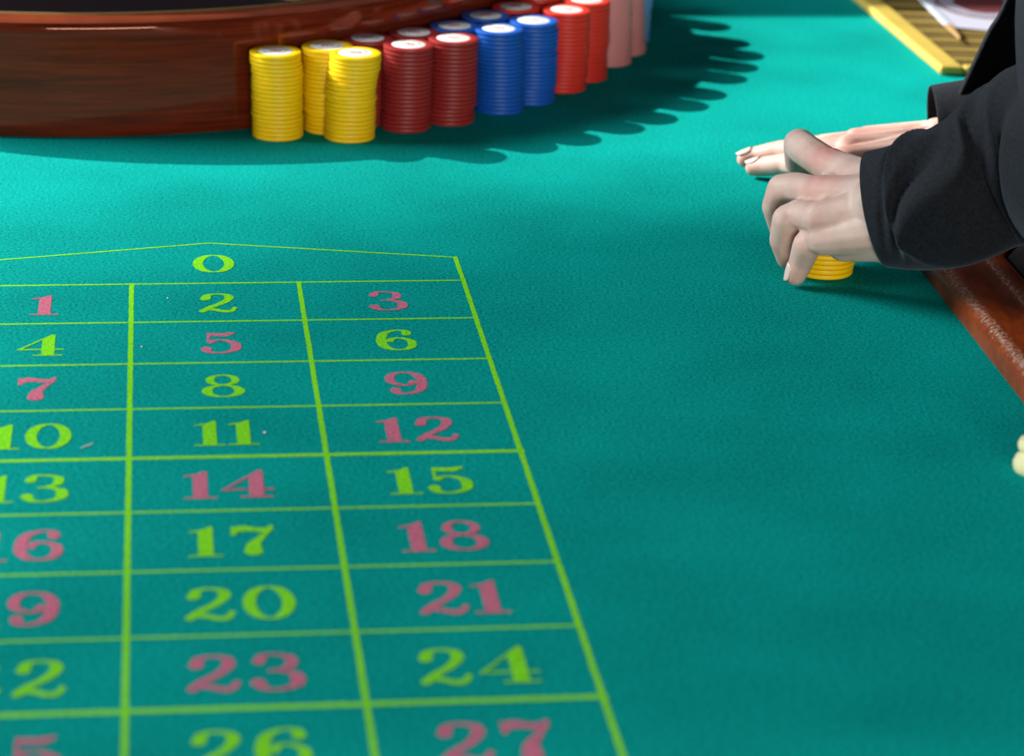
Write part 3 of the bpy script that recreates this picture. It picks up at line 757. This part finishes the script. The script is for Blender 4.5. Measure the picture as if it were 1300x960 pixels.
# near sleeve, from the cuff back to the elbow and up to the shoulder
c0 = on(1114, 266, .061)
s1 = sleeve([c0, on(1156, 261, .068), on(1206, 250, .079), on(1262, 222, .094), on(1335, 195, .112), el1 + Vector((.022, .02, .012)), Vector((.383, 1.645, .22)), Vector((.435, 1.72, .35)), sh1],
            [.0375, .0405, .0435, .0475, .058, .073, .082, .086, .092],
            [(.12, .9, .020, .8, -.004, .05), (.17, .5, .025, .7, .005, .10), (.225, .9, .022, .75, -.0105, .09), (.285, 1.0, .020, .9, .0085, .12), (.35, 1.4, .022, .8, -.0085, .10),
             (.17, 1.9, .020, .6, .0030, -.06), (.42, .8, .03, .9, .006, .08), (.48, 1.4, .025, .8, -.005, .05)], seed=3, wob=.0016, first_dir=Vector((.90, -.26, .30)).normalized())
s1.parent = jacket
c2 = on(1186, 168, .038)
s2 = sleeve([c2, w2 + Vector((.060, .012, .020)), w2 + Vector((.13, .040, .045)), el2, Vector((.55, 2.14, .30)), sh2], [.0345, .040, .050, .064, .078, .088],
            [(.2, 1, .04, 1.2, .004, 0), (.35, .5, .03, 1.2, -.005, .05)], seed=9, first_dir=Vector((1, .0, .12)).normalized())
s2.parent = jacket
# jacket trunk
J = Blob()
J.cone(sh1, chest, .095, .135); J.cone(sh2, chest, .095, .135); J.cone(chest + Vector((.02, -.09, .02)), hip + Vector((0, -.06, -.02)), .135, .135); J.cone(chest + Vector((.02, .09, .02)), hip + Vector((0, .06, -.02)), .135, .135)
tr = J.build('jacket_body', .007, 6); tr.data.materials.append(M['suit']); tr.parent = jacket
# hanging open front of the jacket: a thick curved panel falling from the chest to just over the felt
def front_panel():
    V = []; Fc = []; NU, NV = 30, 24
    bl = at(1208, 135, 1.93); tl = at(1290, -30, 1.93); top = tl + Vector((.06, 0, .22))
    L = [bl, bl.lerp(tl, .55), tl, top]
    for i in range(NU + 1):
        for j in range(NV + 1):
            p = catmull(L, j / NV); s = i / NU
            q = p + Vector((s * .26, .05 * math.sin(s * 2.2) + .006 * math.sin(s * 19 + j * .12), s * .04 * (1 - j / NV) + .0))
            V.append(q)
    for i in range(NU):
        for j in range(NV): a = i * (NV + 1) + j; Fc.append((a, a + 1, a + NV + 2, a + NV + 1))
    o = mesh('jacket_front', V, Fc, M['suit'], True); md = o.modifiers.new('t', 'SOLIDIFY'); md.thickness = .004; o.parent = jacket
front_panel()
T = Blob()
T.ball(hip + Vector((0, -.05, -.03)), .130); T.ball(hip + Vector((0, .05, -.03)), .130)
for s in (-1, 1): T.chain([(hip + Vector((0, s * .09, -.04)), .112), (Vector((.84, 1.84 + s * .10, -.40)), .085), (Vector((.88, 1.84 + s * .11, FLOOR_Z + .12)), .070)])
tro = T.build('trousers', .008, 4); tro.data.materials.append(M['suit']); pp_(tro)
for s in (-1, 1):
    sh = Blob(); sh.chain([(Vector((.90, 1.84 + s * .11, FLOOR_Z + .045)), .045), (Vector((.78, 1.84 + s * .12, FLOOR_Z + .042)), .042), (Vector((.71, 1.84 + s * .13, FLOOR_Z + .034)), .034)])
    so_ = sh.build('shoe', .006, 3); so_.data.materials.append(M['leather']); pp_(so_)

# ================================================================ what shades the near half of the table outside the window
# tree crown added out of view, shaped to shade the front of the table
tree = empty('added_shade_tree', (0, 0, FLOOR_Z))
D = 27.0
TS = Vector((.17, 1.42, 0)) + SUN * D         # centre of the crown on the ray through the shaded felt
tree.location = (TS.x, TS.y, FLOOR_Z); tag(tree, 'unseen tree crown added outside to shade the near half of the table', 'tree')
K = Blob(); rt_ = random.Random(5)
K.ball((-.02, .02, 0), .49); K.ball((-.30, -.34, 0), .30)
for a in range(90):
    v = Vector((rt_.gauss(0, 1), rt_.gauss(0, 1), rt_.gauss(0, 1))).normalized()
    K.ball(v * .38, rt_.uniform(.05, .12))
K.V = [Vector((v.x, v.y, v.z * .34)) for v in K.V]
cr = K.build('crown', .02, 1); cr.data.materials.append(M['leafage']); cr.parent = tree; cr.location = (0, 0, TS.z - FLOOR_Z)
